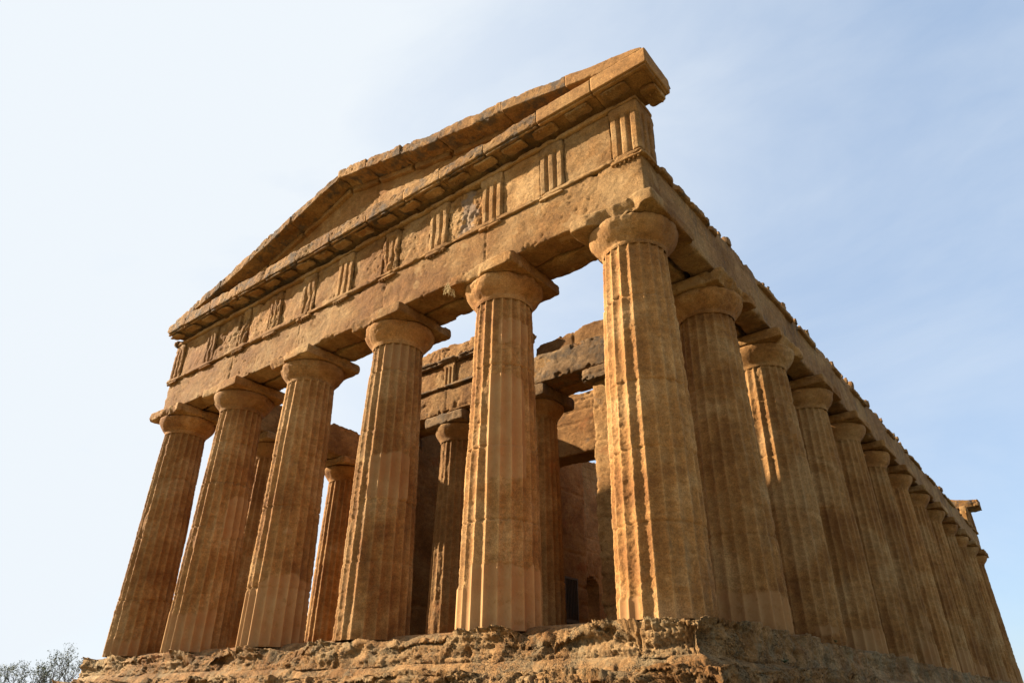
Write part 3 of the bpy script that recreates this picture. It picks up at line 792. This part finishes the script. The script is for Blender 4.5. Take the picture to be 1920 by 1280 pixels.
# ---- cella with pronaos
CX0, CX1 = -12.4, -3.0
def bool_wall(name, pts_holes, b, res, axis, mat, parent, seed, **k):
    """wall slab lying along y with arched openings: quads inside the openings are dropped, reveals added"""
    y0, y1, z0, z1, xa, xb = b
    ny = int((y1-y0)/res); nz = int((z1-z0)/res)
    ys = np.linspace(y0, y1, ny+1); zs = np.linspace(z0, z1, nz+1)
    def inside(y, z):
        r = np.zeros(np.shape(y), bool)
        for (c, hw, sp_) in pts_holes:
            r |= (np.abs(y-c) < hw) & (z < sp_)
            r |= (np.hypot(y-c, z-sp_) < hw)
        return r
    Yc, Zc = np.meshgrid((ys[1:]+ys[:-1])/2, (zs[1:]+zs[:-1])/2, indexing='ij')
    solid = ~inside(Yc, Zc)
    YY, ZZ = np.meshgrid(ys, zs, indexing='ij')
    Va = np.stack([np.full(YY.size, xa), YY.ravel(), ZZ.ravel()], -1); Vb = Va.copy(); Vb[:, 0] = xb
    n = YY.size; idx = np.arange(n).reshape(YY.shape); F = []
    q = np.stack([idx[:-1, :-1], idx[:-1, 1:], idx[1:, 1:], idx[1:, :-1]], -1)
    F.append(q[solid]); F.append(q[solid][:, ::-1]+n)
    pad = np.zeros((ny+2, nz+2), bool); pad[1:-1, 1:-1] = solid
    # boundary quads between the two skins
    for i in range(ny+1):
        d = pad[i, 1:-1] != pad[i+1, 1:-1]
        for j in np.nonzero(d)[0]:
            a, c = idx[i, j], idx[i, j+1]
            F.append(np.array([[a, c, c+n, a+n]] if pad[i+1, j+1] else [[a+n, c+n, c, a]]))
    for j in range(nz+1):
        d = pad[1:-1, j] != pad[1:-1, j+1]
        for i in np.nonzero(d)[0]:
            a, c = idx[i, j], idx[i+1, j]
            F.append(np.array([[a+n, c+n, c, a]] if pad[i+1, j+1] else [[a, c, c+n, a+n]]))
    V = np.concatenate([Va, Vb]); F = np.concatenate(F)
    P = V+seed
    sgn = np.where(V[:, 0] > (xa+xb)/2, 1, -1)
    V = V.copy()
    e = .03*fbm(P, 1.2, 4)+.04*sstep(.2, .6, fbm(P, 3.0, 3))
    course = np.abs((V[:, 2]/.53+.5) % 1-.5)*.53
    row = np.floor(V[:, 2]/.53)
    vj = np.abs(((V[:, 1]+.6*(row % 2))/1.25+.5) % 1-.5)*1.25
    e += .02*np.exp(-(course/.02)**2)+.015*np.exp(-(vj/.02)**2)
    V[:, 0] -= sgn*e
    V[:, 1] += .03*fbm(P+3, 2.5, 3); 
    k_ = sstep(z1-.7, z1, V[:, 2]); V[:, 2] += .03*fbm(P+6, 2.5, 3)+k_*(.12*np.round(fbm(np.stack([0*V[:, 1], V[:, 1], 0*V[:, 1]], -1)+seed, .7, 3)*6)/2)
    used = np.unique(F); mp_ = -np.ones(len(V), int); mp_[used] = np.arange(len(used))
    return link(name, mesh_np(name, V[used], mp_[F], smooth=False), mat, parent)
holes = [(14.5+i*1.95, .55, 3.2) for i in range(9)]
bool_wall('cella_wall', holes, (5.55, 33.0, -.05, 8.1, CX1-.85, CX1), .09, 1, M_CELLA, T, 3.3)
bool_wall('cella_wall', holes, (5.55, 33.0, -.05, 8.85, CX0, CX0+.85), .09, 1, M_CELLA, T, 6.1)
jz = [.9, 1.9, 2.9, 3.85, 4.8, 5.7]
for (xa, xb, s_) in ((-4.02, CX1, 71.), (CX0, CX0+1.02, 72.)):
    block('anta', (xa, xb, 4.85, 5.9, -.05, 6.42), .035, M_CELLA, T, rough=.03, wear=.07, wr=.08, seed=s_, joints=jz, jaxis=2, pits=.02, fine=.008, big=.06)
    block('anta_capital', (xa-.22, xb+.12, 4.66, 6.0, 6.42, 6.80), .035, M_DARKB, T, rough=.03, wear=.08, wr=.08, seed=s_+3, joints=[6.6], jaxis=2, fine=.01, big=.05)
# porch entablature
block('architrave', (CX0, CX1, 4.75, 5.4, 6.80, 7.66), (.035, .06, .035), M_CELLA, T, rough=.03, wear=.06, wr=.06, seed=73., joints=[-9.2, -6.3], pits=.025, fine=.01, big=.09)
block('architrave', (-6.28, CX1+.02, 4.71, 5.42, 6.80, 7.70), (.03, .06, .03), M_DARKB, T, rough=.035, wear=.08, wr=.07, seed=74., pits=.02, fine=.011, big=.05)
block('architrave', (CX0, CX1, 5.45, 6.05, 6.82, 7.66), (.08, .08, .06), M_CELLA, T, rough=.03, wear=.06, seed=75.)
block('taenia', (CX0, -6.30, 4.67, 4.9, 7.64, 7.72), (.035, .04, .02), M_DARKB, T, rough=.01, wear=.03, wr=.03, seed=76., big=.03)
block('metope', (CX0, -9.36, 4.80, 5.4, 7.72, 8.46), (.03, .06, .03), M_ENT, T, rough=.03, wear=.02, seed=77., big=.08, pits=.02)
block('metope', (-8.89, -6.30, 4.80, 5.4, 7.72, 8.46), (.03, .06, .03), M_CELLA, T, rough=.03, wear=.02, seed=78., joints=[-7.9], pits=.01, big=.03)
b = (-9.36, -8.88, 4.74, 5.1, 7.70, 8.52)
def gr3(V, b=b):
    V = V.copy(); v = (V[:, 0]-b[0])/(b[1]-b[0]); d = 0*v
    for c in (0, 1/3., 2/3., 1.): d = np.maximum(d, np.clip(1-np.abs(v-c)/.09, 0, 1))
    V[:, 1] += np.where(V[:, 1] < b[2]+.001, d*.06*sstep(8.33, 8.30, V[:, 2]), 0); return V
block('triglyph', b, (.016, .06, .03), M_ENT, T, fn=gr3, rough=.01, wear=.02, wr=.02, seed=79.)
block('porch_cornice', (CX0, -6.28, 4.66, 5.45, 8.47, 8.66), (.035, .05, .025), M_DARKB, T, rough=.02, wear=.06, wr=.05, seed=80., joints=[-9.6, -8.75, -7.5], fine=.01, big=.04,
      post=lambda V: V+np.stack([0*V[:, 0], -.05*sstep(8.55, 8.58, V[:, 2])*(V[:, 1] < 5), 0*V[:, 0]], -1))
block('upper_course', (CX0+.6, -6.32, 4.95, 5.75, 8.66, 9.28), (.04, .06, .04), M_CELLA, T, rough=.035, wear=.10, wr=.10, seed=81., joints=[-9.75, -7.7], fine=.01, big=.10,
      post=lambda V: V-np.stack([0*V[:, 0], 0*V[:, 0], .28*sstep(8.9, 9.3, V[:, 2])*sstep(-7.2, -6.6, V[:, 0])], -1))
block('upper_course', (-6.25, -3.3, 5.45, 6.15, 7.70, 8.62), (.04, .06, .04), M_CELLA, T, rough=.035, wear=.09, wr=.09, seed=82., joints=[-4.9], fine=.01, big=.08,
      post=lambda V: V-np.stack([0*V[:, 0], 0*V[:, 0], .16*sstep(8.3, 8.6, V[:, 2])*sstep(-4.5, -6.0, V[:, 0])], -1))
# stair piers flanking the doorway, lintel wall over it
for (xa, xb, s_) in ((CX0+.86, -8.9, 83.), (-6.45, CX1-.86, 84.)):
    block('stair_pier', (xa, xb, 9.0, 12.0, -.05, 8.1), (.06, .06, .06), M_CELLA, T, rough=.03, wear=.04, wr=.05, seed=s_, joints=[.95, 1.45, 1.98, 2.52, 3.05, 3.6, 4.1, 4.65, 5.2, 5.7], jaxis=2, pits=.015, big=.03)
block('lintel_wall', (-8.95, -6.40, 8.97, 9.9, 6.215, 8.40), (.05, .08, .05), M_CELLA, T, rough=.03, wear=.10, wr=.08, seed=85., joints=[7.3, 7.75, 8.1], jaxis=2, pits=.02, big=.06,
      post=lambda V: V-np.stack([0*V[:, 0], 0*V[:, 0], .5*sstep(7.9, 8.4, V[:, 2])*sstep(.1, .5, fbm(V, .7, 3))], -1))
block('cella_wall', (CX0+.86, CX1-.86, 32.2, 33.0, -.05, 6.5), .2, M_CELLA, T, rough=.03, wear=.05, seed=86.)

# small iron grille door in the side of the stair pier
def bars(pieces):
    parts = []
    for b in pieces: parts.append(lattice_box(b, 5))
    return cat_mesh(parts)
xg = -8.88
z0, z1, ya, yc = 1.0, 2.75, 10.45, 11.25
reveal = (xg-.05, xg+.012, ya-.06, yc+.06, z0-.95, z1+.06)
fr = [(xg+.0, xg+.05, ya, ya+.06, .05, z1), (xg+.0, xg+.05, yc-.06, yc, .05, z1), (xg+.001, xg+.049, ya+.06, yc-.06, z1-.06, z1), (xg+.001, xg+.049, ya+.06, yc-.06, 1.32, 1.42), (xg+.001, xg+.049, ya+.06, yc-.06, .05, .12)]
V, F = bars(fr); g_ = link('grille_door', mesh_np('grille_door', V, F, smooth=False), M_IRON, T)
V, F = bars([(xg+.015, xg+.035, y-.011, y+.011, .12, z1-.06) for y in np.linspace(ya+.13, yc-.13, 7)])
link('bars', mesh_np('bars', V, F, smooth=False), M_IRON, g_)
V, F = bars([(xg+.002, xg+.008, ya+.06, yc-.06, .12, z1-.06)]); link('dark_opening', mesh_np('dark_opening', V, F, smooth=False), simple('opening_dark', (.012, .010, .008), .95), g_)  # near-black sheet paints the darkness of the stair opening behind the bars

# ------------------------------------------------------------------ bare trees beyond the platform
def tree(name, loc, height, seed, label, spread=1.0, group=None):
    rnd = random.Random(seed)
    root = empty(name, loc); tag(root, label, 'tree', group)
    tubesT = []; tubesC = []; leaves = []
    def tube(p, q, r0, r1, n, store):
        d = (q-p).normalized(); a = d.orthogonal().normalized(); b = d.cross(a)
        V = []
        for (c, r) in ((p, r0), (q, r1)):
            for i in range(n):
                t = 2*math.pi*i/n; V.append(tuple(c+a*math.cos(t)*r+b*math.sin(t)*r))
        store.append((np.array(V), [(i, (i+1) % n, n+(i+1) % n, n+i) for i in range(n)]))
    def grow(p, d, length, r, depth):
        segs_ = 4 if depth < 3 else 3
        for s in range(segs_):
            d = (d+Vector((rnd.uniform(-1, 1), rnd.uniform(-1, 1), rnd.uniform(-.5, .9)))*(.20 if depth < 2 else .30)).normalized()
            q = p+d*length/segs_; r1 = r*.90
            tube(p, q, r, r1, 8 if depth < 2 else 4, tubesT if depth < 1 else tubesC); p, r = q, r1
            if depth >= 2 and depth < 6 and rnd.random() < .40:
                e = (d+Vector((rnd.uniform(-1, 1), rnd.uniform(-1, 1), rnd.uniform(-.4, 1)))*.95).normalized()
                grow(p, e, length*.55, r*.6, depth+2)
            if depth >= 4 and rnd.random() < .22: leaves.append(p.copy())
        if depth < 6:
            for k in range(rnd.choice([2, 3]) if depth else 4):
                e = (d*.8+Vector((rnd.uniform(-1, 1)*spread, rnd.uniform(-1, 1)*spread, rnd.uniform(-.15, .9)))*.85).normalized()
                grow(p, e, length*rnd.uniform(.62, .82), r*.66, depth+1)
    grow(Vector((0, 0, -.1)), Vector((0, 0, 1)), height*.24, height*.034, 0)
    V, F = cat_mesh(tubesT); link('trunk', mesh_np('trunk', V, F), M_BARK, root)
    V, F = cat_mesh(tubesC); cr = link('crown', mesh_np('crown', V, F), M_BARK, root)
    LV = []; LF = []
    for p in leaves:
        for k in range(2):
            c = p+Vector([rnd.uniform(-.04, .04) for _ in range(3)]); a = Vector([rnd.uniform(-1, 1) for _ in range(3)]).normalized()*.035
            b = a.orthogonal().normalized()*.018; n = len(LV)
            LV += [c-a, c+b, c+a, c-b]; LF.append((n, n+1, n+2, n+3))
    if LV: link('leaves', mesh_np('leaves', np.array([tuple(v) for v in LV]), np.array(LF), smooth=False), M_LEAF, cr)
tree('bare_tree', (-34.8, 6.0, -2.7), 5.15, 12, 'leafless grey tree with fine twigs, the taller one next to the temple steps', 1.0, 'bare trees beyond the temple platform')
tree('bare_tree', (-39.5, 6.0, -2.7), 4.9, 21, 'lower leafless grey tree, farther from the temple at the edge of the photo', 1.2, 'bare trees beyond the temple platform')

# dry tuft hanging under the beam
def tuft(loc, n, L_, seed, label):
    rnd = random.Random(seed); V = []; F = []
    for i in range(n):
        p = Vector((rnd.gauss(0, .05), rnd.gauss(0, .03), 0)); d = Vector((rnd.gauss(.2, .35), rnd.gauss(-.2, .3), -1)).normalized()
        w = .004; pts = []
        for s in range(5):
            pts.append(p.copy()); d = (d+Vector((rnd.gauss(0, .25), rnd.gauss(0, .25), -.05))).normalized(); p = p+d*L_/5*rnd.uniform(.5, 1.2)
        b0 = len(V)
        for q in pts: V += [q+Vector((w, 0, 0)), q+Vector((-w*.5, w, 0)), q+Vector((-w*.5, -w, 0))]
        for s in range(4):
            for k in range(3):
                a = b0+s*3; F.append((a+k, a+(k+1) % 3, a+3+(k+1) % 3, a+3+k))
    o = link('dry_grass_tuft', mesh_np('tuft', np.array([tuple(v) for v in V]), np.array(F)), M_STRAW, None, loc)
    tag(o, label, 'plant')
tuft((-3.98, -.60, 6.74), 40, .42, 3, 'straw coloured dry tuft hanging under the front beam left of the second capital')

for i, (lx, ly, lz, n, txt) in enumerate([(.98, 1.55, -.50, 26, 'small green weed rooted in the first joint of the flank step past the corner column'),
                                   (.90, 4.6, -.04, 18, 'tiny green weed at the foot of the third flank column')]):
    rnd = random.Random(i+40); V = []; F = []
    for k in range(n):
        a = rnd.uniform(0, 6.28); d = Vector((math.cos(a)*.6+.3, math.sin(a)*.6, rnd.uniform(.3, 1.2))).normalized(); w = Vector((-math.sin(a), math.cos(a), 0))*.010
        L0 = rnd.uniform(.04, .10); b0 = len(V); m_ = d*L0*.5; e_ = d*L0+Vector((0, 0, -.01))
        V += [(0, 0, 0), tuple(m_+w), tuple(e_), tuple(m_-w)]; F.append((b0, b0+1, b0+2, b0+3))
    o = link('weed', mesh_np('weed', np.array(V), np.array(F), smooth=False), M_LEAF, None, (lx, ly, lz)); tag(o, txt, 'plant')
